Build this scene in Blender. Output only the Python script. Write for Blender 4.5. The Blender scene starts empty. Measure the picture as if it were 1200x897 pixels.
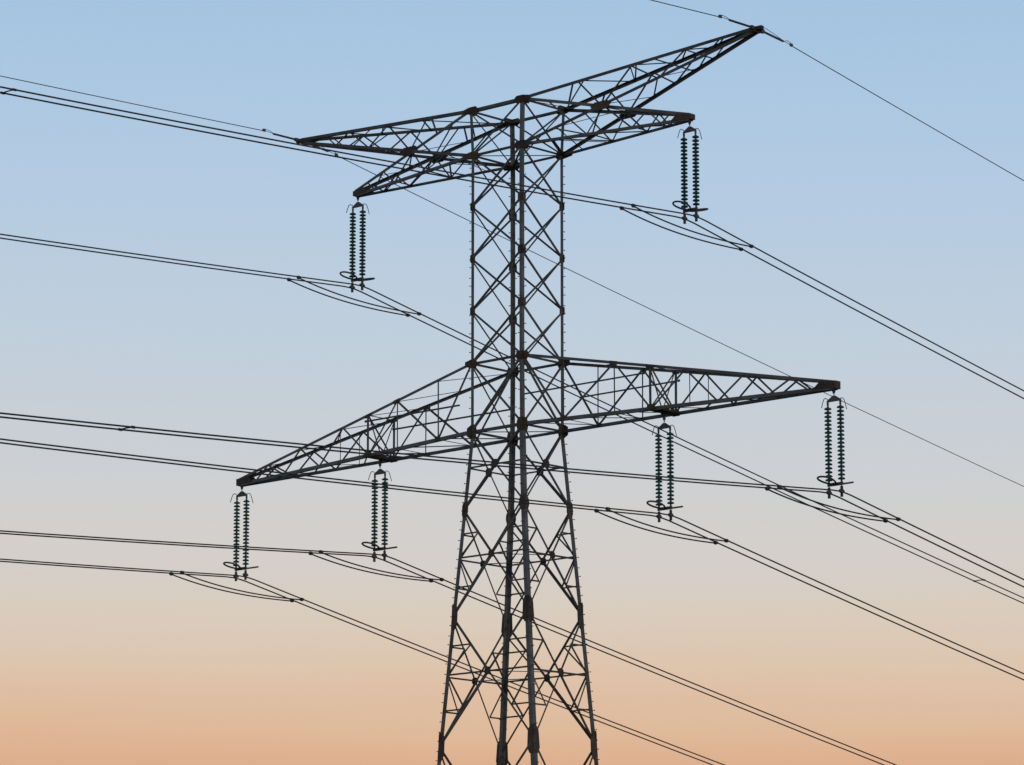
import bpy, bmesh, math, random
from mathutils import Vector as V, Matrix
random.seed(7)
R = math.radians
scene = bpy.context.scene
COL = scene.collection
G = 32.0                       # height of the lower crossarm's bottom chord above the foot of the tower

# ------------------------------------------------------------------ materials
def new_mat(name):
    m = bpy.data.materials.new(name); m.use_nodes = True
    nt = m.node_tree; b = nt.nodes['Principled BSDF']
    return m, nt, b

def noisy(name, c1, c2, scale, rough=0.6, metal=0.0, c3=None, spot=0.62, detail=4):
    m, nt, b = new_mat(name)
    tc = nt.nodes.new('ShaderNodeTexCoord')
    n = nt.nodes.new('ShaderNodeTexNoise'); n.inputs['Scale'].default_value = scale; n.inputs['Detail'].default_value = detail
    r = nt.nodes.new('ShaderNodeValToRGB')
    r.color_ramp.elements[0].color = (*c1, 1); r.color_ramp.elements[0].position = 0.32
    r.color_ramp.elements[1].color = (*c2, 1); r.color_ramp.elements[1].position = 0.68
    nt.links.new(tc.outputs['Object'], n.inputs['Vector']); nt.links.new(n.outputs['Fac'], r.inputs['Fac'])
    out = r.outputs['Color']
    if c3:
        n2 = nt.nodes.new('ShaderNodeTexNoise'); n2.inputs['Scale'].default_value = scale * 0.37; n2.inputs['Detail'].default_value = 6
        nt.links.new(tc.outputs['Object'], n2.inputs['Vector'])
        r2 = nt.nodes.new('ShaderNodeValToRGB')
        r2.color_ramp.elements[0].position = spot - 0.06; r2.color_ramp.elements[1].position = spot + 0.06
        nt.links.new(n2.outputs['Fac'], r2.inputs['Fac'])
        mx = nt.nodes.new('ShaderNodeMix'); mx.data_type = 'RGBA'
        nt.links.new(r2.outputs['Color'], mx.inputs[0]); nt.links.new(out, mx.inputs[6]); mx.inputs[7].default_value = (*c3, 1)
        out = mx.outputs[2]
    # members weather differently: a small tone shift from one part to the next
    oi = nt.nodes.new('ShaderNodeObjectInfo'); mv = nt.nodes.new('ShaderNodeMapRange')
    mv.inputs['To Min'].default_value = 0.72; mv.inputs['To Max'].default_value = 1.25; nt.links.new(oi.outputs['Random'], mv.inputs['Value'])
    hv = nt.nodes.new('ShaderNodeHueSaturation'); nt.links.new(mv.outputs[0], hv.inputs['Value']); nt.links.new(out, hv.inputs['Color'])
    nt.links.new(hv.outputs[0], b.inputs['Base Color'])
    b.inputs['Roughness'].default_value = rough; b.inputs['Metallic'].default_value = metal
    return m

STEEL = noisy('galvanised_steel', (0.054, 0.060, 0.058), (0.11, 0.116, 0.112), 2.2, 0.7, 0.0, (0.075, 0.058, 0.042), 0.62)
LEG = noisy('leg_steel', (0.085, 0.092, 0.090), (0.16, 0.168, 0.165), 1.6, 0.65, 0.0, (0.09, 0.075, 0.06), 0.66)
PLATE = noisy('weathered_plate', (0.042, 0.031, 0.020), (0.088, 0.060, 0.036), 3.5, 0.75, 0.0, (0.085, 0.078, 0.070), 0.64)
FIT = noisy('forged_fitting', (0.06, 0.058, 0.055), (0.12, 0.115, 0.11), 9, 0.55, 0.25)
WIRE = noisy('stranded_aluminium', (0.05, 0.05, 0.05), (0.085, 0.085, 0.085), 1.2, 0.6, 0.2)
EWIRE = noisy('steel_earth_wire', (0.10, 0.10, 0.10), (0.15, 0.15, 0.15), 1.2, 0.6, 0.2)
CONC = noisy('footing_concrete', (0.22, 0.21, 0.19), (0.36, 0.35, 0.32), 2.5, 0.9)
GLASS, gnt, gb = new_mat('green_toughened_glass')
gb.inputs['Base Color'].default_value = (0.02, 0.085, 0.075, 1); gb.inputs['Roughness'].default_value = 0.18
gb.inputs['Transmission Weight'].default_value = 0.25; gb.inputs['IOR'].default_value = 1.5
gn = gnt.nodes.new('ShaderNodeTexNoise'); gn.inputs['Scale'].default_value = 6
gr = gnt.nodes.new('ShaderNodeValToRGB'); gr.color_ramp.elements[0].color = (0.010, 0.13, 0.11, 1); gr.color_ramp.elements[1].color = (0.025, 0.20, 0.165, 1)
gtc = gnt.nodes.new('ShaderNodeTexCoord'); gnt.links.new(gtc.outputs['Object'], gn.inputs['Vector'])
gnt.links.new(gn.outputs['Fac'], gr.inputs['Fac']); gnt.links.new(gr.outputs['Color'], gb.inputs['Base Color'])

# ------------------------------------------------------------------ helpers
def link(name, bm, mat, parent=None):
    me = bpy.data.meshes.new(name); bmesh.ops.recalc_face_normals(bm, faces=bm.faces[:]); bm.to_mesh(me); bm.free()
    me.materials.append(mat)
    o = bpy.data.objects.new(name, me); COL.objects.link(o)
    if parent: o.parent = parent
    return o

def empty(name, loc=(0, 0, 0)):
    o = bpy.data.objects.new(name, None); COL.objects.link(o); o.location = loc
    o.empty_display_size = 0.5
    return o

def tag(o, label=None, cat=None, group=None, kind=None):
    if label: o['label'] = label
    if cat: o['category'] = cat
    if group: o['group'] = group
    if kind: o['kind'] = kind
    return o

def dup(root):
    r = root.copy(); COL.objects.link(r)
    for ch in list(root.children):
        c = ch.copy(); COL.objects.link(c); c.parent = r
        for g in list(ch.children):
            d = g.copy(); COL.objects.link(d); d.parent = c
    return r

def ring(bm, loops, closed=False, caps=True):
    vs = [[bm.verts.new(p) for p in lp] for lp in loops]
    n = len(vs[0]); m = len(vs)
    for i in range(m if closed else m - 1):
        a, b = vs[i], vs[(i + 1) % m]
        for k in range(n):
            bm.faces.new((a[k], a[(k + 1) % n], b[(k + 1) % n], b[k]))
    if caps and not closed:
        bm.faces.new(vs[0][::-1]); bm.faces.new(vs[-1])

def bar(bm, A, B, s, n, off=0.0, t=None, flip=False, trim=(0.0, 0.0)):
    """steel angle from A to B; one flange lies in the plane whose outward normal is n, the other points inward"""
    A = V(A); B = V(B); d = (B - A); L = d.length; d.normalize()
    s = s * 1.22 if s < 0.07 else (s * 1.14 if s < 0.1 else s)
    A = A + d * trim[0]; B = B - d * trim[1]
    n = V(n); n = n - d * n.dot(d); n.normalize(); p = n.cross(d)
    if flip: p = -p
    t = t or max(0.008, s * 0.11)
    off += random.uniform(-0.0025, 0.0025)
    q = s * (0.85 if s > 0.125 else 0.5)
    pr = [(-s/2, 0), (s/2, 0), (s/2, -t), (-s/2 + t, -t), (-s/2 + t, -q), (-s/2, -q)]
    ring(bm, [[P + p * a + n * (b + off) for a, b in pr] for P in (A, B)])

def box(bm, c, ax, ay, az, rot=None):
    """box of half sizes ax, ay, az along the columns of rot (or the world axes)"""
    c = V(c)
    X, Y, Z = (V((1, 0, 0)), V((0, 1, 0)), V((0, 0, 1))) if rot is None else rot
    lo = [c + X * (i * ax) + Y * (j * ay) - Z * az for i, j in ((-1, -1), (1, -1), (1, 1), (-1, 1))]
    hi = [p + Z * (2 * az) for p in lo]
    ring(bm, [lo, hi])

def plate(bm, c, u, v, pts, thick):
    """flat plate: outline pts in the (u,v) frame about c"""
    c = V(c); u = V(u).normalized(); v = V(v); v = (v - u * v.dot(u)).normalized(); n = u.cross(v)
    ring(bm, [[c + u * a + v * b + n * h for a, b in pts] for h in (-thick/2, thick/2)])

def tube(bm, pts, r, seg=8, closed=False):
    pts = [V(p) for p in pts]; m = len(pts); loops = []
    prev = None
    for i, p in enumerate(pts):
        a = pts[i - 1] if (i > 0 or closed) else p
        b = pts[(i + 1) % m] if (i < m - 1 or closed) else p
        d = (b - a).normalized()
        if prev is None:
            ref = V((0, 0, 1)) if abs(d.z) < 0.9 else V((1, 0, 0))
            u = d.cross(ref).normalized()
        else:
            u = (prev - d * prev.dot(d)).normalized()
        prev = u; w = d.cross(u)
        loops.append([p + (u * math.cos(2*math.pi*k/seg) + w * math.sin(2*math.pi*k/seg)) * r for k in range(seg)])
    ring(bm, loops, closed)

def lathe(bm, prof, seg=20):
    """closed profile of (r, z) spun about z"""
    loops = [[V((r*math.cos(2*math.pi*k/seg), r*math.sin(2*math.pi*k/seg), z)) for k in range(seg)] for r, z in prof]
    ring(bm, loops, False)

def lerp(a, b, t): return V(a) * (1 - t) + V(b) * t

# ------------------------------------------------------------------ tower geometry (metres, z from the lower crossarm)
# level: (z, half width along the arms, half width along the line)
LV = {'Z3': (14.601, 1.611, 1.397), 'Z2': (12.541, 1.53, 1.358), 'G1': (10.189, 1.53, 1.358), 'G2': (7.812, 1.53, 1.358),
      'G3': (5.431, 1.53, 1.358), 'Z1': (3.056, 1.53, 1.358), 'Z0': (0.0, 1.544, 1.342), 'ZA': (-3.489, 1.818, 1.536),
      'ZB': (-8.196, 2.257, 1.757), 'ZC': (-13.854, 2.79, 2.015), 'ZD': (-20.9, 3.455, 2.337), 'ZE': (-27.6, 4.09, 2.643), 'ZF': (-31.75, 4.48, 2.83)}
ORDER = list(LV)
CORN = {'N': (1, -1), 'L': (-1, -1), 'F': (-1, 1), 'R': (1, 1)}
def node(c, l):
    z, wx, wy = LV[l]; sx, sy = CORN[c]
    return V((sx * wx, sy * wy, z + G))
def at_z(c, zz):
    for a, b in zip(ORDER, ORDER[1:]):
        if LV[b][0] <= zz <= LV[a][0] + 1e-6:
            t = (LV[a][0] - zz) / (LV[a][0] - LV[b][0])
            return lerp(node(c, a), node(c, b), t)
    return node(c, 'ZF')
FACES = [('L', 'N', V((0, -1, 0))), ('N', 'R', V((1, 0, 0))), ('R', 'F', V((0, 1, 0))), ('F', 'L', V((-1, 0, 0)))]

pylon = empty('lattice_pylon', (0, 0, 0))
tag(pylon, 'tall dark steel lattice pylon with three tiers of crossarms carrying all the wires', 'pylon')

# legs -------------------------------------------------------------
for c, (sx, sy) in CORN.items():
    bm = bmesh.new()
    loops = []
    for i, l in enumerate(ORDER):
        z = LV[l][0]
        s = 0.155 if z >= 0 else (0.20 if z > -9 else 0.22); t = 0.018
        p = node(c, l)
        ix, iy = -sx, -sy
        def sec(s):
            return [p + V((ix*a, iy*b, 0)) for a, b in ((0, 0), (s, 0), (s, t), (t, t), (t, s), (0, s))]
        if l == 'Z0':
            loops.append(sec(0.155)); 
            p = p - V((0, 0, 0.12)); loops.append(sec(0.20))
        else:
            loops.append(sec(s))
    ring(bm, loops)
    leg = link('leg', bm, LEG, pylon)
    # climbing pegs
    bm = bmesh.new(); zz = 12.0; k = 0
    while zz > -29:
        p = at_z(c, zz)
        if k % 2 == 0: a = p + V((0, -sy*0.07, 0)); b = a + V((sx*0.15, 0, 0))
        else: a = p + V((-sx*0.07, 0, 0)); b = a + V((0, sy*0.15, 0))
        tube(bm, [a, b], 0.012, 6)
        box(bm, b, 0.02, 0.02, 0.02)
        zz -= 0.42; k += 1
    tag(link('climbing_pegs', bm, FIT, leg), kind='stuff')
    # gusset plates on both flanges
    sizes = {'Z3': (0.66, 0.34), 'Z2': (0.60, 0.36), 'G1': (0.30, 0.38), 'G2': (0.30, 0.38), 'G3': (0.30, 0.38), 'Z1': (0.52, 0.38),
             'Z0': (0.50, 0.62), 'ZA': (0.36, 0.66), 'ZB': (0.34, 1.15), 'ZC': (0.36, 1.25), 'ZD': (0.4, 1.3), 'ZE': (0.4, 1.3)}
    for l, (w, h) in sizes.items():
        p = node(c, l)
        up = (at_z(c, min(14.6, LV[l][0] + 0.5)) - at_z(c, LV[l][0] - 0.5))
        up.normalize()
        bm = bmesh.new()
        cut = 0.42 if l in ('Z3', 'Z2', 'Z1', 'Z0', 'ZA') else 0.25
        for ax, off in ((V((-sx, 0, 0)), V((0, sy * 0.010, 0))), (V((0, -sy, 0)), V((sx * 0.010, 0, 0)))):
            e = 0.06 if l in ('G1', 'G2', 'G3', 'ZA') else (0.16 if l in ('Z3', 'Z2', 'Z1', 'Z0') else 0.02)
            if abs(ax.x) > 0.5 and l in ('Z3', 'Z2', 'Z1', 'Z0'): e = {'Z3': 0.36, 'Z2': 0.55, 'Z1': 0.36, 'Z0': 0.24}[l]
            pts = [(-e, -h/2*(1-cut)), (0, -h/2), (w*0.55, -h/2), (w - min(e, 0.16), -h/2*(1-cut*1.6)), (w - min(e, 0.16), h/2*(1-cut*1.6)), (w*0.55, h/2), (0, h/2), (-e, h/2*(1-cut))]
            plate(bm, p + off, ax, up, pts, 0.014)
        link('gusset_plate', bm, PLATE, leg)
    # concrete footing
    p = node(c, 'ZF')
    bm = bmesh.new()
    lo = [V((p.x + i*0.65, p.y + j*0.65, -0.4)) for i, j in ((-1,-1),(1,-1),(1,1),(-1,1))]
    mid = [V((p.x + i*0.6, p.y + j*0.6, 0.22)) for i, j in ((-1,-1),(1,-1),(1,1),(-1,1))]
    hi = [V((p.x + i*0.5, p.y + j*0.5, 0.32)) for i, j in ((-1,-1),(1,-1),(1,1),(-1,1))]
    ring(bm, [lo, mid, hi]); link('concrete_footing', bm, CONC, pylon)

# X bracing of the four body faces -------------------------------------
def cross_pt(a0, a1, b0, b1):
    # crossing of the two diagonals a0-b1 and b0-a1 of a trapezoid
    w0 = (b0 - a0).length; w1 = (b1 - a1).length
    return lerp(a0, b1, w0 / (w0 + w1))

for a, b, n in FACES:
    for l0, l1 in zip(ORDER, ORDER[1:]):
        if l0 == 'ZE': continue
        A0, B0, A1, B1 = node(a, l0), node(b, l0), node(a, l1), node(b, l1)
        bm = bmesh.new()
        low = l0 in ('Z0', 'ZA', 'ZB', 'ZC', 'ZD')
        if not low:
            s = 0.085 if l0 not in ('Z1', 'Z3') else (0.092 if l0 == 'Z1' else 0.07)
            if a == 'F' or b == 'F': s *= 0.78
            bar(bm, A0, B1, s, n, -0.028, trim=(0.1, 0.1)); bar(bm, B0, A1, s, n, 0.018, flip=True, trim=(0.1, 0.1))
            link('cross_brace', bm, STEEL, pylon)
        else:
            C = cross_pt(A0, A1, B0, B1)
            xface = abs(n.y) > 0.5
            hv, lt = (0.124, 0.078) if xface else (0.085, 0.062)
            sa = hv if a in 'LR' else lt; sb = hv if b in 'LR' else lt
            bar(bm, A0, C, sa, n, -0.03, trim=(0.12, 0)); bar(bm, C, B1, sb, n, -0.03, trim=(0, 0.12))
            bar(bm, B0, C, sb, n, 0.018, flip=True, trim=(0.12, 0)); bar(bm, C, A1, sa, n, 0.018, flip=True, trim=(0, 0.12))
            br = link('cross_brace', bm, STEEL, pylon)
            bm = bmesh.new(); u = (B0 - A0)
            r_ = 0.17 if l0 != 'Z0' else 0.2
            plate(bm, C + n * 0.045, u, A0 - A1, [(-r_, -r_*0.5), (-r_*0.5, -r_), (r_*0.5, -r_), (r_, -r_*0.5), (r_, r_*0.5), (r_*0.5, r_), (-r_*0.5, r_), (-r_, r_*0.5)], 0.014)
            link('gusset_plate', bm, PLATE, br)
            # horizontal strut at the crossing level
            bm = bmesh.new()
            zc = C.z - G
            PA, PB = at_z(a, zc), at_z(b, zc)
            bar(bm, PA, C, 0.062, n, -0.05); bar(bm, C, PB, 0.062, n, -0.05)
            if l0 != 'Z0':
                # redundant members beside each leg
                for P, Q0, Q1, leg_c in ((PA, A0, A1, a), (PB, B0, B1, b)):
                    for Q in (Q0, Q1):
                        M = lerp(Q, C, 0.5)
                        T = at_z(leg_c, M.z - G)
                        bar(bm, T, M, 0.055, n, -0.055); bar(bm, P, M, 0.062, n, -0.06, flip=True)
            link('redundant_brace', bm, STEEL, br)

# horizontal struts round the body
def hring(l, sizes, nm='horizontal_frame', plan=0.055, offs=0.0):
    bm = bmesh.new()
    for (a, b, n), s in zip(FACES, sizes):
        if s: bar(bm, node(a, l), node(b, l), s, n, -0.03 + offs, trim=(0.05, 0.05))
    if plan:
        bar(bm, node('L', l), node('R', l), plan, (0, 0, -1), 0.02, trim=(0.1, 0.1))
        bar(bm, node('N', l), node('F', l), plan, (0, 0, -1), 0.10, trim=(0.1, 0.1))
    return link(nm, bm, STEEL, pylon)
hring('Z3', (0.16, 0.075, 0.15, 0.09), plan=0.0)
hring('Z2', (0.11, 0.07, 0.11, 0.10), plan=0.065)
hring('Z1', (0.11, 0.08, 0.12, 0.09), plan=0.0)
hring('Z0', (0.13, 0.08, 0.13, 0.11), plan=0.07)
# diaphragm under each lower crossing ring
for l0, l1 in (('ZA', 'ZB'), ('ZB', 'ZC'), ('ZC', 'ZD'), ('ZD', 'ZE')):
    Cs = [cross_pt(node(a, l0), node(a, l1), node(b, l0), node(b, l1)) for a, b, n in FACES]
    bm = bmesh.new()
    for i in range(4):
        if i in (0, 2): bar(bm, Cs[i], Cs[(i + 1) % 4], 0.055, (0, 0, -1), 0.02, trim=(0.1, 0.1))
    link('horizontal_frame', bm, STEEL, pylon)

# crossarms ---------------------------------------------------------------
def lace(bm, P, seq, sizes, n, off=-0.02):
    for i, (p, q) in enumerate(zip(seq, seq[1:])):
        bar(bm, p, q, sizes if isinstance(sizes, float) else sizes[i], n, off + (0.012 if i % 2 else -0.012), flip=bool(i % 2))

def chord_pts(A, B, xs):
    """points on the line A-B with the given |x|"""
    ax, bx = abs(A.x), abs(B.x)
    return [lerp(A, B, (x - ax) / (bx - ax)) for x in xs]

def lower_arm(sx):
    cN = 'N' if sx > 0 else 'L'; cF = 'R' if sx > 0 else 'F'
    XT = 17.75
    zt = G - 0.303
    T = {'nu': V((sx*XT, -0.13, zt + 0.17)), 'nl': V((sx*XT, -0.13, zt - 0.06)), 'fu': V((sx*XT, 0.13, zt + 0.17)), 'fl': V((sx*XT, 0.13, zt - 0.06))}
    S = {'nu': node(cN, 'Z1'), 'nl': node(cN, 'Z0'), 'fu': node(cF, 'Z1'), 'fl': node(cF, 'Z0')}
    bm = bmesh.new()
    for k in T:
        s = 0.16 if k[1] == 'l' else 0.126
        yn = -1 if k[0] == 'n' else 1
        bar(bm, S[k], T[k], s, (0, yn, 0), 0.0, flip=((sx > 0) == (yn > 0)) != (k[1] == 'u'), t=0.016)
    arm = link('lower_crossarm', bm, LEG, pylon)
    P = lambda k, x: chord_pts(S[k], T[k], [x])[0]
    x1, x2, x3 = 3.75, 6.5, 8.45
    for f, yn in (('n', -1), ('f', 1)):
        u, l = f + 'u', f + 'l'; n = (0, yn, 0)
        bm = bmesh.new()
        bar(bm, S[u], P(l, x1), 0.095, n, -0.03, trim=(0.15, 0)); bar(bm, P(u, x1), P(l, x1), 0.07 if yn < 0 else 0.05, n, -0.05)
        bar(bm, P(l, x1), P(u, x2), 0.105, n, -0.03, flip=True); bar(bm, P(u, x2), P(l, x2), 0.055, n, -0.05)
        bar(bm, P(u, x2), P(l, x3), 0.075, n, -0.03)
        xs = [x3, 10.25, 11.9, 13.25, 14.45, 15.6, 16.5]
        kk = [l, u, l, u, l, u, l]
        lace(bm, P, [P(k, x) for k, x in zip(kk, xs)], 0.06, n)
        bar(bm, P(u, 10.45), P(l, 10.45), 0.035, n, -0.06)
        link('side_lacing', bm, STEEL, arm)
        bm = bmesh.new(); bar(bm, P(u, x3), P(l, x3), 0.13, n, 0.02); link('post', bm, STEEL, arm)
        for (k, x, w, h) in ((u, x2, 0.42, 0.2), (l, x3, 0.42, 0.30), (u, x3, 0.5, 0.16), (l, x1, 0.3, 0.22)):
            bm = bmesh.new()
            d = (T[k] - S[k])
            dz = -0.03 if k[1] == 'u' else 0.04
            plate(bm, P(k, x) + V((0, yn*0.016, dz)), d, (0, 0, 1), [(-w/2, -h/2), (w/2, -h/2), (w/2*0.8, h/2), (-w/2*0.8, h/2)] if k[1] == 'l' else [(-w/2*0.8, -h/2), (w/2*0.8, -h/2), (w/2, h/2), (-w/2, h/2)], 0.014)
            link('gusset_plate', bm, PLATE, arm)
    # transverse frame at the inner insulator set and hanger beam
    bm = bmesh.new(); e = V((sx, 0, 0))
    bar(bm, P('nu', x3), P('fl', x3), 0.06, e, 0.03); bar(bm, P('fu', x3), P('nl', x3), 0.06, e, -0.02, flip=True)
    mid = lerp(P('nl', x3), P('fl', x3), 0.5)
    bar(bm, P('nu', x3), mid, 0.045, -e, 0.05); bar(bm, P('fu', x3), mid, 0.045, -e, 0.05, flip=True)
    bar(bm, P('nu', x3), P('fu', x3), 0.07, (0, 0, 1), 0.0)
    link('transverse_frame', bm, STEEL, arm)
    bm = bmesh.new()
    box(bm, mid + V((0, 0, -0.01)), 0.13, abs(P('nl', x3).y) + 0.12, 0.07)
    box(bm, mid + V((sx*0.28, 0, -0.0)), 0.05, abs(P('nl', x3).y) + 0.02, 0.05)
    plate(bm, mid + V((0, 0, -0.17)), (1, 0, 0), (0, 0, 1), [(-0.05, -0.1), (0.05, -0.1), (0.14, 0.1), (-0.14, 0.1)], 0.03)
    link('hanger_beam', bm, PLATE, arm)
    # top and bottom lacing
    bm = bmesh.new(); up = (0, 0, 1)
    bar(bm, P('nu', x1), S['fu'], 0.05, up, -0.03); bar(bm, P('nu', x2), P('fu', x1), 0.05, up, -0.03); bar(bm, P('nu', x3), P('fu', x2), 0.05, up, -0.03)
    lace(bm, P, [P('fu', x3), P('nu', 10.25), P('fu', 11.9), P('nu', 13.3), P('fu', 14.5), P('nu', 15.5)], 0.045, up, -0.03)
    link('top_lacing', bm, STEEL, arm)
    bm = bmesh.new(); dn = (0, 0, -1)
    if sx > 0:
        bar(bm, S['nl'], P('fl', x1), 0.06, dn, -0.03); bar(bm, P('nl', x1), P('fl', x2), 0.06, dn, -0.03); bar(bm, P('nl', x2), P('fl', x3), 0.06, dn, -0.03)
    else:
        bar(bm, S['fl'], P('nl', x1), 0.06, dn, -0.03); bar(bm, P('fl', x1), P('nl', x2), 0.06, dn, -0.03); bar(bm, P('fl', x2), P('nl', x3), 0.06, dn, -0.03)
    bar(bm, P('nl', x1), P('fl', x1), 0.05, dn, 0.0); bar(bm, P('nl', x2), P('fl', x2), 0.05, dn, 0.0)
    lace(bm, P, [P('nl', x3), P('fl', 10.2), P('nl', 11.8), P('fl', 13.2), P('nl', 14.5), P('fl', 15.6)], 0.05, dn, -0.03)
    link('bottom_lacing', bm, STEEL, arm)
    # longitudinal rails at half height
    for y, xa, xb in ((-0.85, (8.6 if sx < 0 else 8.1), (2.7 if sx < 0 else 1.2)), (0.85, 8.5 if sx < 0 else 8.62, 1.0 if sx < 0 else 2.9)):
        bm = bmesh.new(); z = G + (1.42 if y < 0 else 1.27)
        bar(bm, V((sx*xa, y, z)), V((sx*xb, y, z)), 0.06, (0, -1, 0), 0.0)
        box(bm, V((sx*xa, y, z)), 0.04, 0.03, 0.05)
        link('rail', bm, STEEL, arm)
    # closed tip
    bm = bmesh.new()
    for yn in (-1, 1):
        Q = [P(('n' if yn < 0 else 'f') + k, x) for k, x in (('u', 17.1), ('u', 17.6), ('l', 17.6), ('l', 16.7))]
        c = V((sx*17.0, yn*0.0, 0))
        o = V((0, yn*0.012, 0))
        ring(bm, [[q + o for q in Q], [q + o*2.2 for q in Q]])
    link('tip_plate', bm, PLATE, arm)
    bm = bmesh.new()
    box(bm, V((sx*17.72, 0, zt + 0.055)), 0.14, 0.17, 0.16)
    plate(bm, V((sx*17.64, 0, zt - 0.17)), (1, 0, 0), (0, 0, 1), [(-0.05, -0.1), (0.05, -0.1), (0.13, 0.12), (-0.13, 0.12)], 0.03)
    link('tip_block', bm, PLATE, arm)
    return arm

def upper_arms(sx):
    cN = 'N' if sx > 0 else 'L'; cF = 'R' if sx > 0 else 'F'
    # arm that carries the conductors
    XT = 10.15; zt = G + 12.341
    T = {'nu': V((sx*XT, -0.12, zt + 0.22)), 'nl': V((sx*XT, -0.12, zt + 0.03)), 'fu': V((sx*XT, 0.12, zt + 0.22)), 'fl': V((sx*XT, 0.12, zt + 0.03))}
    S = {'nu': node(cN, 'Z3'), 'nl': node(cN, 'Z2'), 'fu': node(cF, 'Z3'), 'fl': node(cF, 'Z2')}
    bm = bmesh.new()
    for k in T:
        yn = -1 if k[0] == 'n' else 1
        bar(bm, S[k], T[k], 0.14 if k[1] == 'u' else 0.13, (0, yn, 0), 0.0, flip=((sx > 0) == (yn > 0)) != (k[1] == 'u'), t=0.014)
    arm = link('conductor_crossarm', bm, LEG, pylon)
    P = lambda k, x: chord_pts(S[k], T[k], [x])[0]
    # earth wire peak
    XE = 13.75; ze = G + 15.63
    TE = {'nu': V((sx*XE, -0.11, ze + 0.05)), 'nl': V((sx*XE, -0.11, ze - 0.09)), 'fu': V((sx*XE, 0.11, ze + 0.05)), 'fl': V((sx*XE, 0.11, ze - 0.09))}
    bm = bmesh.new()
    for k in TE:
        yn = -1 if k[0] == 'n' else 1
        bar(bm, S[k], TE[k], 0.145 if k[1] == 'u' else 0.14, (0, yn, 0), 0.022, flip=yn < 0, t=0.014)
    peak = link('earth_wire_crossarm', bm, STEEL, pylon)
    E = lambda k, x: chord_pts(S[k], TE[k], [x])[0]
    xc = 5.82
    for f, yn in (('n', -1), ('f', 1)):
        u, l = f + 'u', f + 'l'; n = (0, yn, 0)
        bm = bmesh.new()
        bar(bm, E(u, 4.6), E(l, xc), 0.065, n, -0.02); bar(bm, E(u, 4.3), P(u, 4.0), 0.065, n, -0.02, flip=True)
        lace(bm, E, [E(l, xc), E(u, 7.4), E(l, 8.8), E(u, 10.2), E(l, 11.2), E(u, 12.0)], [0.06, 0.055, 0.055, 0.05, 0.045], n)
        bar(bm, E(u, 8.6), E(l, 10.0), 0.05, n, -0.05)
        link('side_lacing', bm, STEEL, peak)
        bm = bmesh.new()
        bar(bm, P(u, xc), P(l, 4.9), 0.06, n, -0.02); bar(bm, P(u, xc), P(l, 7.2), 0.06, n, -0.035, flip=True)
        lace(bm, P, [P(l, 7.2), P(u, 8.0), P(l, 8.7), P(u, 9.2)], 0.05, n)
        bar(bm, P(l, 4.9), P(u, 2.9), 0.05, n, -0.045)
        link('side_lacing', bm, STEEL, arm)
        bm = bmesh.new()
        c = (P(u, xc) + E(l, xc)) / 2 + V((0, yn*0.11, 0))
        plate(bm, c, (1, 0, 0), (0, 0, 1), [(-0.62, 0.02), (-0.3, -0.20), (0.3, -0.20), (0.62, 0.02), (0.36, 0.19), (-0.36, 0.19)], 0.014)
        link('gusset_plate', bm, PLATE, arm)
    bm = bmesh.new(); up = (0, 0, 1)
    seq = [S['fu'], E('nu', 4.9), E('fu', 6.2), E('nu', 7.7), E('fu', 9.1), E('nu', 10.3), E('fu', 11.3), E('nu', 12.2)]
    lace(bm, E, seq, 0.055, up, -0.03); bar(bm, E('nu', 7.4), E('fu', 6.2), 0.045, up, -0.06); link('top_lacing', bm, STEEL, peak)
    bm = bmesh.new(); dn = (0, 0, -1)
    seq = [S['nl'], E('fl', 3.4), E('nl', xc), E('fl', 7.4), E('nl', 8.8), E('fl', 10.2), E('nl', 11.4)]
    lace(bm, E, seq, 0.05, dn, -0.03); link('bottom_lacing', bm, STEEL, peak)
    bm = bmesh.new()
    seq = [S['nu'], P('fu', 3.6), P('nu', xc), P('fu', 7.3), P('nu', 8.4)]
    lace(bm, P, seq, 0.05, up, -0.03); link('top_lacing', bm, STEEL, arm)
    bm = bmesh.new()
    seq = [S['fl'], P('nl', 3.1), P('fl', 4.9), P('nl', 4.9), P('fl', 7.2), P('nl', 7.2), P('fl', 8.6)]
    lace(bm, P, seq, 0.06, dn, -0.03); bar(bm, P('nl', 8.6), P('fl', 8.6), 0.06, dn, 0.0); bar(bm, E('nl', 3.4), P('fl', 2.9), 0.05, dn, 0.0); bar(bm, E('nl', 3.4), P('fu', 5.0), 0.05, dn, 0.0)
    bar(bm, E('nl', 3.3), P('nl', 4.9), 0.05, (0, -1, 0), 0.0); bar(bm, P('nl', 3.1), S['fl'], 0.06, dn, 0.03); bar(bm, P('nl', 3.1), P('fl', 4.9), 0.055, dn, 0.03)
    link('bottom_lacing', bm, STEEL, arm)
    # tips
    bm = bmesh.new()
    for yn in (-1, 1):
        Q = [P(('n' if yn < 0 else 'f') + k, x) for k, x in (('u', 9.55), ('u', 10.1), ('l', 10.1), ('l', 9.2))]
        o = V((0, yn*0.012, 0)); ring(bm, [[q + o for q in Q], [q + o*2.2 for q in Q]])
    link('tip_plate', bm, PLATE, arm)
    bm = bmesh.new()
    box(bm, V((sx*10.12, 0, zt + 0.13)), 0.13, 0.15, 0.115)
    plate(bm, V((sx*10.06, 0, zt - 0.08)), (1, 0, 0), (0, 0, 1), [(-0.05, -0.09), (0.05, -0.09), (0.12, 0.12), (-0.12, 0.12)], 0.03)
    link('tip_block', bm, PLATE, arm)
    bm = bmesh.new()
    box(bm, V((sx*13.85, 0, ze + 0.04)), 0.28, 0.10, 0.085)
    box(bm, V((sx*13.75, 0, ze - 0.02)), 0.10, 0.22, 0.10)
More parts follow.
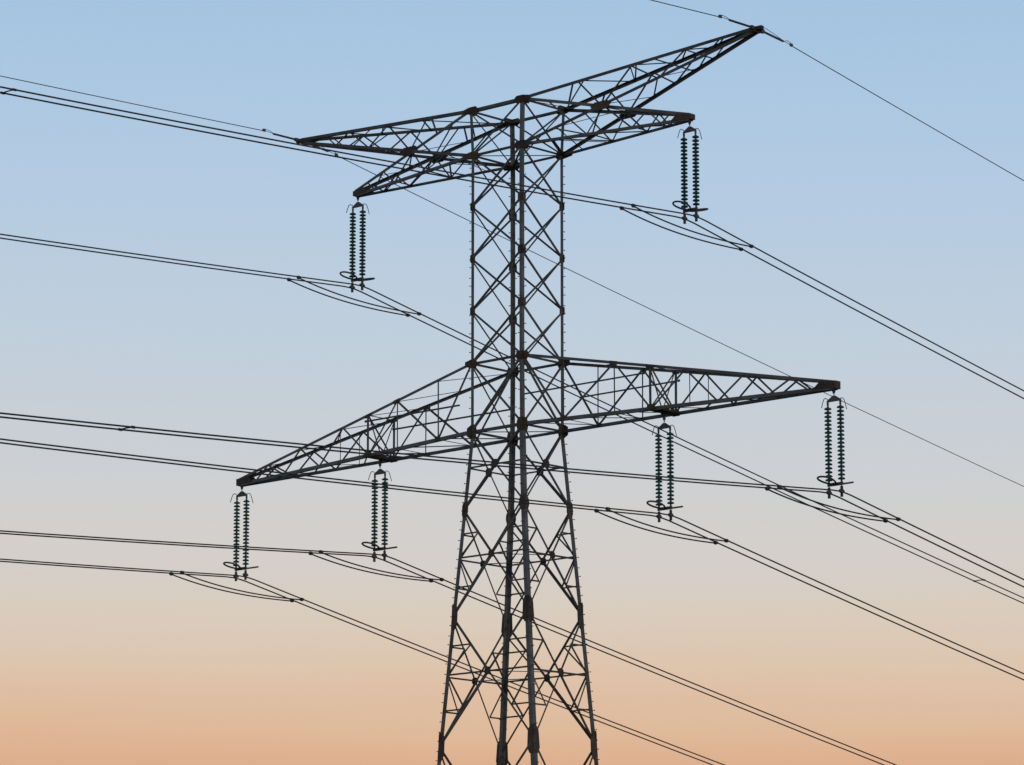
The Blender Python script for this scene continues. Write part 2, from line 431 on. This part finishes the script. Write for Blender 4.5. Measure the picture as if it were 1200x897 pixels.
    plate(bm, V((sx*13.3, -0.15, ze - 0.03)), (1, 0, 0), (0, 0, 1), [(-0.5, -0.1), (0.4, -0.1), (0.4, 0.08), (-0.5, 0.05)], 0.014)
    plate(bm, V((sx*13.3, 0.15, ze - 0.03)), (1, 0, 0), (0, 0, 1), [(-0.5, -0.1), (0.4, -0.1), (0.4, 0.08), (-0.5, 0.05)], 0.014)
    link('tip_block', bm, PLATE, peak)

for sx in (1, -1):
    lower_arm(sx); upper_arms(sx)

# ------------------------------------------------------------------ insulator sets
TW = 0.325                      # half the spacing of the twin strings and wires
HANG_U, HANG_L = G + 12.38, G - 0.36
def make_insulators():
    root = empty('insulator_set')
    bm = bmesh.new()
    tube(bm, [(0, 0, 0.12), (0, 0, -0.28)], 0.028); box(bm, (0, 0, -0.12), 0.045, 0.045, 0.06); box(bm, (0, 0, 0.06), 0.06, 0.03, 0.06)
    link('shackle', bm, FIT, root)
    bm = bmesh.new()
    plate(bm, (0, 0, -0.44), (1, 0, 0), (0, 0, 1), [(-0.37, -0.12), (0.37, -0.12), (0.37, -0.07), (0.05, 0.13), (-0.05, 0.13), (-0.37, -0.07)], 0.05)
    link('yoke_plate', bm, FIT, root)
    bmg = bmesh.new()
    lathe(bmg, [(0.030, 0.052), (0.062, 0.050), (0.112, 0.036), (0.148, 0.010), (0.155, -0.012), (0.150, -0.030), (0.140, -0.034), (0.124, -0.014), (0.112, -0.034), (0.098, -0.010), (0.082, -0.028), (0.066, 0.000), (0.030, 0.004)], 20)
    disc_me = None
    for sx in (-1, 1):
        bm = bmesh.new()
        tube(bm, [(sx*TW, 0, -0.55), (sx*TW, 0, -3.98)], 0.016, 8)
        for i in range(19):
            z = -0.83 - i * 0.1645
            loops = [[V((sx*TW + r*math.cos(k*math.pi/5), r*math.sin(k*math.pi/5), z + h)) for k in range(10)] for r, h in ((0.03, 0.02), (0.052, 0.045), (0.052, 0.085), (0.03, 0.105))]
            ring(bm, loops)
        box(bm, (sx*TW, 0, -0.64), 0.035, 0.03, 0.07); box(bm, (sx*TW, 0, -3.88), 0.03, 0.03, 0.08)
        st = link('insulator_string', bm, FIT, root)
        for i in range(19):
            z = -0.83 - i * 0.1645
            if disc_me is None:
                o = link('glass_disc', bmg, GLASS, st); disc_me = o.data
                for f in disc_me.polygons: f.use_smooth = True
            else:
                o = bpy.data.objects.new('glass_disc', disc_me); COL.objects.link(o); o.parent = st
            o.location = (sx*TW, 0, z)
    bm = bmesh.new()
    plate(bm, (0, 0, -3.99), (1, 0, 0), (0, 0, 1), [(-0.39, -0.07), (0.39, -0.07), (0.39, 0.06), (-0.39, 0.06)], 0.07)
    link('lower_yoke', bm, FIT, root)
    t = R(12)
    for sy in (-1, 1):
        bm = bmesh.new(); pts = []
        N = 34
        for k in range(N):
            a = 2*math.pi*k/N
            yy = 0.56 + 0.46*math.cos(a); xx = 0.30*math.sin(a)*(1.0 + 0.15*math.cos(a))
            pts.append((xx, sy*yy*math.cos(t), -4.02 + yy*math.sin(t)))
        tube(bm, pts, 0.040, 8, closed=True)
        tube(bm, [(0, sy*0.03, -3.99), (0, sy*0.14, -3.965)], 0.03, 8)
        link('grading_ring', bm, FIT, root)
        bm = bmesh.new()
        x0 = -0.30 * (1 if sy < 0 else -1)
        tube(bm, [(x0, 0, -0.5), (x0, sy*0.06, -0.44), (x0, sy*0.20, -0.42), (x0, sy*0.29, -0.48), (x0, sy*0.36, -0.62), (x0, sy*0.45, -0.86)], 0.017, 6)
        link('arcing_horn', bm, FIT, root)
    for sx in (-1, 1):
        bm = bmesh.new(); x = sx*TW
        tube(bm, [(x, 0, -4.0), (x, 0, -4.3)], 0.022, 8)
        box(bm, (x, 0, -4.17), 0.05, 0.035, 0.07)
        loops = [[V((x + a*h, y, -4.31 + b*h + dz)) for a, b in ((-0.06, -0.06), (0.06, -0.06), (0.07, 0.03), (0.03, 0.07), (-0.03, 0.07), (-0.07, 0.03))] for y, h, dz in ((-0.15, 0.6, 0.01), (-0.07, 1.1, 0), (0.07, 1.1, 0), (0.15, 0.6, -0.01))]
        ring(bm, loops)
        box(bm, (x - 0.032, 0, -4.45), 0.018, 0.035, 0.10); box(bm, (x + 0.032, 0, -4.45), 0.018, 0.035, 0.10)
        link('suspension_clamp', bm, FIT, root)
    return root

INS = {'UR': (10.06, HANG_U, 'twin glass insulator strings hanging from the short upper right crossarm tip'),
       'UL': (-10.06, HANG_U, 'twin glass insulator strings hanging from the short upper left crossarm tip'),
       'RO': (17.64, HANG_L, 'farthest right insulator strings, hanging from the long lower right crossarm tip'),
       'RI': (8.5, HANG_L, 'insulator strings hanging midway along the lower right crossarm, right beside the tower'),
       'LI': (-8.5, HANG_L, 'insulator strings hanging midway along the lower left crossarm, left beside the tower'),
       'LO': (-17.64, HANG_L, 'farthest left insulator strings, hanging from the long lower left crossarm tip')}
first = None
for k, (x, z, lab) in INS.items():
    o = make_insulators() if first is None else dup(first)
    first = first or o
    o.location = (x, 0, z)
    tag(o, lab, 'insulator', 'insulator strings hanging from the crossarms')

# ------------------------------------------------------------------ conductors
cL, cR = 2.8e-4, 2.4e-4
WL = {'UR': (8.08, -0.0646, -0.1845), 'UL': (8.06, -0.0660, -0.1915), 'RO': (-4.66, -0.0766, -0.1880), 'RI': (-4.65, -0.0535, -0.1860),
      'LI': (-4.65, -0.0715, -0.1911), 'LO': (-4.73, -0.0585, -0.1925)}
WHERE = {'UR': 'upper right', 'UL': 'upper left', 'RO': 'far right', 'RI': 'inner right', 'LI': 'inner left', 'LO': 'far left'}
HOLD = {'UR': 'the upper right insulator strings', 'UL': 'the upper left insulator strings', 'RO': 'the insulators at the lower right crossarm tip',
        'RI': 'the insulators midway along the lower right crossarm', 'LI': 'the insulators midway along the lower left crossarm', 'LO': 'the insulators at the lower left crossarm tip'}
def zwire(k, y):
    z0, a, b = WL[k]
    z0 = INS[k][1] - 4.30 if False else G + z0
    t = abs(y)
    z = z0 + (a*t + cL*t*t if y < 0 else b*t + cR*t*t)
    # stiff wire: rounded over the clamp
    return z - 0.035*math.exp(-(t/0.35)**2)
YS = [-230, -200, -170, -150] + [-140 + 5*i for i in range(26)] + [-11, -8, -6, -4.5, -3.2, -2.2, -1.5, -1, -0.6, -0.3, 0, 0.3, 0.6, 1, 1.5, 2.2, 3.2, 4.5, 6, 8, 11, 15] + [20 + 6*i for i in range(40)] + [270, 300, 340]
for k in INS:
    x = INS[k][0]
    for s in (-1, 1):
        nm = 'left-hand' if s < 0 else 'right-hand'
        xx = x + s*TW
        bm = bmesh.new()
        tube(bm, [(xx, y, zwire(k, y)) for y in YS], 0.032, 6)
        w = link('conductor', bm, WIRE)
        for f in w.data.polygons: f.use_smooth = True
        tag(w, f'{nm} dark cable of the pair clamped under {HOLD[k]}', 'power line', 'twin conductors strung past the pylon')
        # festoon damper: a slack length of cable below the clamp
        ya, yb = (-4.05, 3.72)
        ya += random.uniform(-0.06, 0.06); yb += random.uniform(-0.06, 0.06)
        bm = bmesh.new(); pts = []
        for i in range(25):
            q = i / 24; y = ya + (yb - ya)*q
            pts.append((xx, y, zwire(k, ya)*(1-q) + zwire(k, yb)*q - 0.05 - 0.88*q*(1-q)*(1.15 - 0.3*q)))
        tube(bm, pts, 0.032, 6)
        lp = link('damping_loop', bm, WIRE, w)
        for y in (ya, yb):
            bm = bmesh.new()
            c = V((xx, y, zwire(k, y) - 0.025))
            tube(bm, [c + V((0, -0.075, 0)), c + V((0, -0.045, 0)), c + V((0, 0.045, 0)), c + V((0, 0.075, 0))], 0.078, 8)
            box(bm, c + V((0, 0, -0.02)), 0.05, 0.05, 0.06)
            link('loop_clamp', bm, FIT, lp)
# spacers holding the pairs apart
for k, y, lab in (('UR', -37.6, 'short black spacer clamped across the topmost pair of cables at the upper left edge'),
                  ('UL', 48.2, 'short black spacer across a cable pair at the right edge, beyond the insulators'),
                  ('RO', -38.4, 'short black spacer across a cable pair left of the lower left crossarm tip')):
    x = INS[k][0]; z = zwire(k, y)
    sp = empty('bundle_spacer', (x, y, z))
    tag(sp, lab, 'spacer', 'spacers between twin cables')
    bm = bmesh.new(); tube(bm, [(-TW, 0, 0), (-TW*0.3, 0, 0.015), (TW*0.3, 0, 0.015), (TW, 0, 0)], 0.026, 8); link('spacer_bar', bm, FIT, sp)
    for s in (-1, 1):
        bm = bmesh.new(); tube(bm, [(s*TW, -0.07, 0), (s*TW, -0.04, 0), (s*TW, 0.04, 0), (s*TW, 0.07, 0)], 0.05, 8); link('spacer_clamp', bm, FIT, sp)

# earth wires -----------------------------------------------------------------
for sx, aL, aR, lab in ((-1, -0.0414, -0.1752, 'thin earth wire anchored to the upper left peak, passing behind the tower'),
                        (1, -0.0546, -0.1717, 'thin earth wire anchored to the topmost right peak at the top edge')):
    x = sx*13.85
    root = empty('earth_wire', (x, 0, G + 15.65)); tag(root, lab, 'earth wire', 'earth wires on the tower peaks')
    zL = lambda t: 0.13 + aL*t + 1.8e-4*t*t - 0.0
    zR = lambda t: 0.148 + aR*t + 1.8e-4*t*t
    bm = bmesh.new(); tube(bm, [(0, -t, zL(t)) for t in (2.45, 4, 6, 9, 13, 18, 24, 32, 42, 55, 70, 90, 110, 135, 160, 200, 240)], 0.020, 6); link('wire_span', bm, EWIRE, root)
    bm = bmesh.new(); tube(bm, [(0, t, zR(t)) for t in (2.3, 4, 6, 9, 13, 18, 24, 32, 42, 55, 70, 90, 110, 135, 160, 200, 240, 290, 340)], 0.020, 6); link('wire_span', bm, EWIRE, root)
    for pts, r in (([(0, -0.2, 0.0), (0, -0.5, 0.005), (0, -1.85, 0.0)], 0.05), ([(0, 0.2, -0.02), (0, 0.45, -0.03), (0, 1.75, -0.165)], 0.05)):
        bm = bmesh.new(); tube(bm, pts, r, 8); d = 1 if pts[0][1] > 0 else -1
        box(bm, (0, d*0.34, pts[1][2]), 0.06, 0.10, 0.075)
        link('tension_rod', bm, FIT, root)
    for d, z0, z1, y1 in ((-1, 0.0, zL(2.45), 2.45), (1, -0.165, zR(2.3), 2.3)):
        bm = bmesh.new()
        y0 = 1.8
        tube(bm, [(0.03, d*y0, z0), (0.03, d*y1, z1)], 0.013, 6); tube(bm, [(0, d*y0, z0 + 0.01), (0, d*(y0 + 0.25), z0 + 0.09), (0, d*(y1 - 0.05), z1 + 0.11), (0, d*(y1 + 0.08), z1 + 0.02)], 0.013, 6)
        box(bm, (0, d*y1, z1 + 0.03), 0.035, 0.08, 0.06)
        link('wire_clamp', bm, FIT, root)
    bm = bmesh.new()
    tube(bm, [(sx*0.12, 0.0, 0.13), (sx*0.06, 0.5, 0.12), (0.02, 1.1, 0.02), (0, 1.7, -0.12)], 0.012, 6)
    link('bonding_strap', bm, EWIRE, root)

# ------------------------------------------------------------------ ground
def gz(x, y):
    # level field round the tower, falling away into a valley beyond it
    t = max(0.0, y - 18)
    drop = 46 * (1 - math.exp(-(t/260.0)**1.35)) if t > 0 else 0
    bump = 0.0
    r = math.hypot(x, y); far = max(0, (math.hypot(x - 60, y + 60) - 260))
    bump += min(1, far/500) * (6*math.sin(x*0.0031 + 1.3)*math.cos(y*0.0027) + 3*math.sin(x*0.009 + y*0.006))
    return -drop + bump
bm = bmesh.new()
def axis():
    a = [0]; s = 8
    while a[-1] < 6000:
        a.append(a[-1] + s); s *= 1.09 if a[-1] > 150 else 1.0
    return [-v for v in a[:0:-1]] + a
ax = axis()
grid = [[bm.verts.new((x + 60, y - 60, gz(x + 60, y - 60))) for x in ax] for y in ax]
for j in range(len(ax) - 1):
    for i in range(len(ax) - 1):
        bm.faces.new((grid[j][i], grid[j][i+1], grid[j+1][i+1], grid[j+1][i]))
GRASS = noisy('dry_grass', (0.06, 0.07, 0.028), (0.15, 0.135, 0.06), 0.35, 0.95, 0, (0.14, 0.115, 0.065), 0.6, 10)
g = link('ground', bm, GRASS); tag(g, kind='structure')
for f in g.data.polygons: f.use_smooth = True

# ------------------------------------------------------------------ sky and light
SUN_EL, SUN_AZ = 3.0, 108.0      # azimuth measured from +Y towards +X
w = bpy.data.worlds.new('World'); scene.world = w; w.use_nodes = True
nt = w.node_tree; bg = nt.nodes['Background']
sky = nt.nodes.new('ShaderNodeTexSky'); sky.sky_type = 'NISHITA'; sky.sun_disc = False
sky.sun_elevation = R(SUN_EL); sky.sun_rotation = R(SUN_AZ)
sky.altitude = 200; sky.air_density = 1.0; sky.dust_density = 1.0; sky.ozone_density = 2.0
tc = nt.nodes.new('ShaderNodeTexCoord'); sep = nt.nodes.new('ShaderNodeSeparateXYZ')
nt.links.new(tc.outputs['Generated'], sep.inputs[0])
asn = nt.nodes.new('ShaderNodeMath'); asn.operation = 'ARCSINE'; nt.links.new(sep.outputs['Z'], asn.inputs[0])
mr = nt.nodes.new('ShaderNodeMapRange'); mr.inputs['From Min'].default_value = 0; mr.inputs['From Max'].default_value = R(25)
# faint uneven haze: the twilight bands waver a little along the horizon
hm = nt.nodes.new('ShaderNodeMapping'); hm.inputs['Scale'].default_value = (5, 5, 42); nt.links.new(tc.outputs['Generated'], hm.inputs[0])
hn = nt.nodes.new('ShaderNodeTexNoise'); hn.inputs['Scale'].default_value = 1.0; hn.inputs['Detail'].default_value = 3; nt.links.new(hm.outputs[0], hn.inputs['Vector'])
hs = nt.nodes.new('ShaderNodeMath'); hs.operation = 'MULTIPLY_ADD'; hs.inputs[1].default_value = R(0.8); hs.inputs[2].default_value = -R(0.4); nt.links.new(hn.outputs['Fac'], hs.inputs[0])
ha = nt.nodes.new('ShaderNodeMath'); ha.operation = 'ADD'; nt.links.new(asn.outputs[0], ha.inputs[0]); nt.links.new(hs.outputs[0], ha.inputs[1])
nt.links.new(ha.outputs[0], mr.inputs['Value'])
ramp = nt.nodes.new('ShaderNodeValToRGB')
ramp.color_ramp.interpolation = 'LINEAR'
def s2l(c): return tuple((v/255/12.92 if v <= 10 else ((v/255 + 0.055)/1.055)**2.4) for v in c)
stops = [(0.0, (190, 128, 100)), (3.5, (206, 148, 115)), (5.4, (221, 176, 143)), (6.0, (223, 187, 157)), (6.67, (222, 196, 173)), (7.55, (218, 204, 188)),
         (8.4, (213, 207, 202)), (9.32, (207, 208, 209)), (10.3, (201, 207, 214)), (11.34, (194, 207, 219)), (13.87, (180, 203, 226)), (16.6, (165, 196, 225)), (25, (118, 160, 208))]
cr = ramp.color_ramp
while len(cr.elements) < len(stops): cr.elements.new(0.5)
for e, (deg, c) in zip(cr.elements, stops):
    e.position = deg/25.0; e.color = (*s2l(c), 1)
nt.links.new(mr.outputs[0], ramp.inputs['Fac'])
# twilight colours near the horizon blend into the Nishita sky higher up
mr2 = nt.nodes.new('ShaderNodeMapRange'); mr2.inputs['From Min'].default_value = R(20); mr2.inputs['From Max'].default_value = R(38)
mr2.inputs['To Min'].default_value = 1; mr2.inputs['To Max'].default_value = 0; nt.links.new(asn.outputs[0], mr2.inputs['Value'])
mx = nt.nodes.new('ShaderNodeMix'); mx.data_type = 'RGBA'; nt.links.new(mr2.outputs[0], mx.inputs[0])
mul = nt.nodes.new('ShaderNodeVectorMath'); mul.operation = 'SCALE'; mul.inputs['Scale'].default_value = 0.1
nt.links.new(sky.outputs[0], mul.inputs[0])
nt.links.new(mul.outputs[0], mx.inputs[6]); nt.links.new(ramp.outputs[0], mx.inputs[7])
nt.links.new(mx.outputs[2], bg.inputs['Color']); bg.inputs['Strength'].default_value = 1.0

sl = bpy.data.lights.new('sun', 'SUN'); sl.energy = 0.4; sl.angle = R(3); sl.color = (1.0, 0.88, 0.76)
so = bpy.data.objects.new('sun', sl); COL.objects.link(so)
dirv = V((math.sin(R(SUN_AZ))*math.cos(R(SUN_EL)), math.cos(R(SUN_AZ))*math.cos(R(SUN_EL)), math.sin(R(SUN_EL))))
so.rotation_euler = dirv.to_track_quat('Z', 'Y').to_euler(); so.location = (200, 60, 120)

# ------------------------------------------------------------------ camera
cam = bpy.data.cameras.new('camera'); co = bpy.data.objects.new('camera', cam); COL.objects.link(co)
cam.sensor_width = 36; cam.sensor_fit = 'HORIZONTAL'; cam.lens = 4518.28/1200*36
cam.clip_start = 0.5; cam.clip_end = 20000
co.location = (113.302, -122.82, G - 30.371)
co.rotation_euler = (R(90 + 11.032), 0, R(42.773))
scene.camera = co

vs = scene.view_settings
vs.view_transform = 'Standard'; vs.look = 'None'; vs.exposure = 0; vs.gamma = 1; vs.use_curve_mapping = False

scene.cycles.pixel_filter_type = 'BLACKMAN_HARRIS'; scene.cycles.filter_width = 1.5
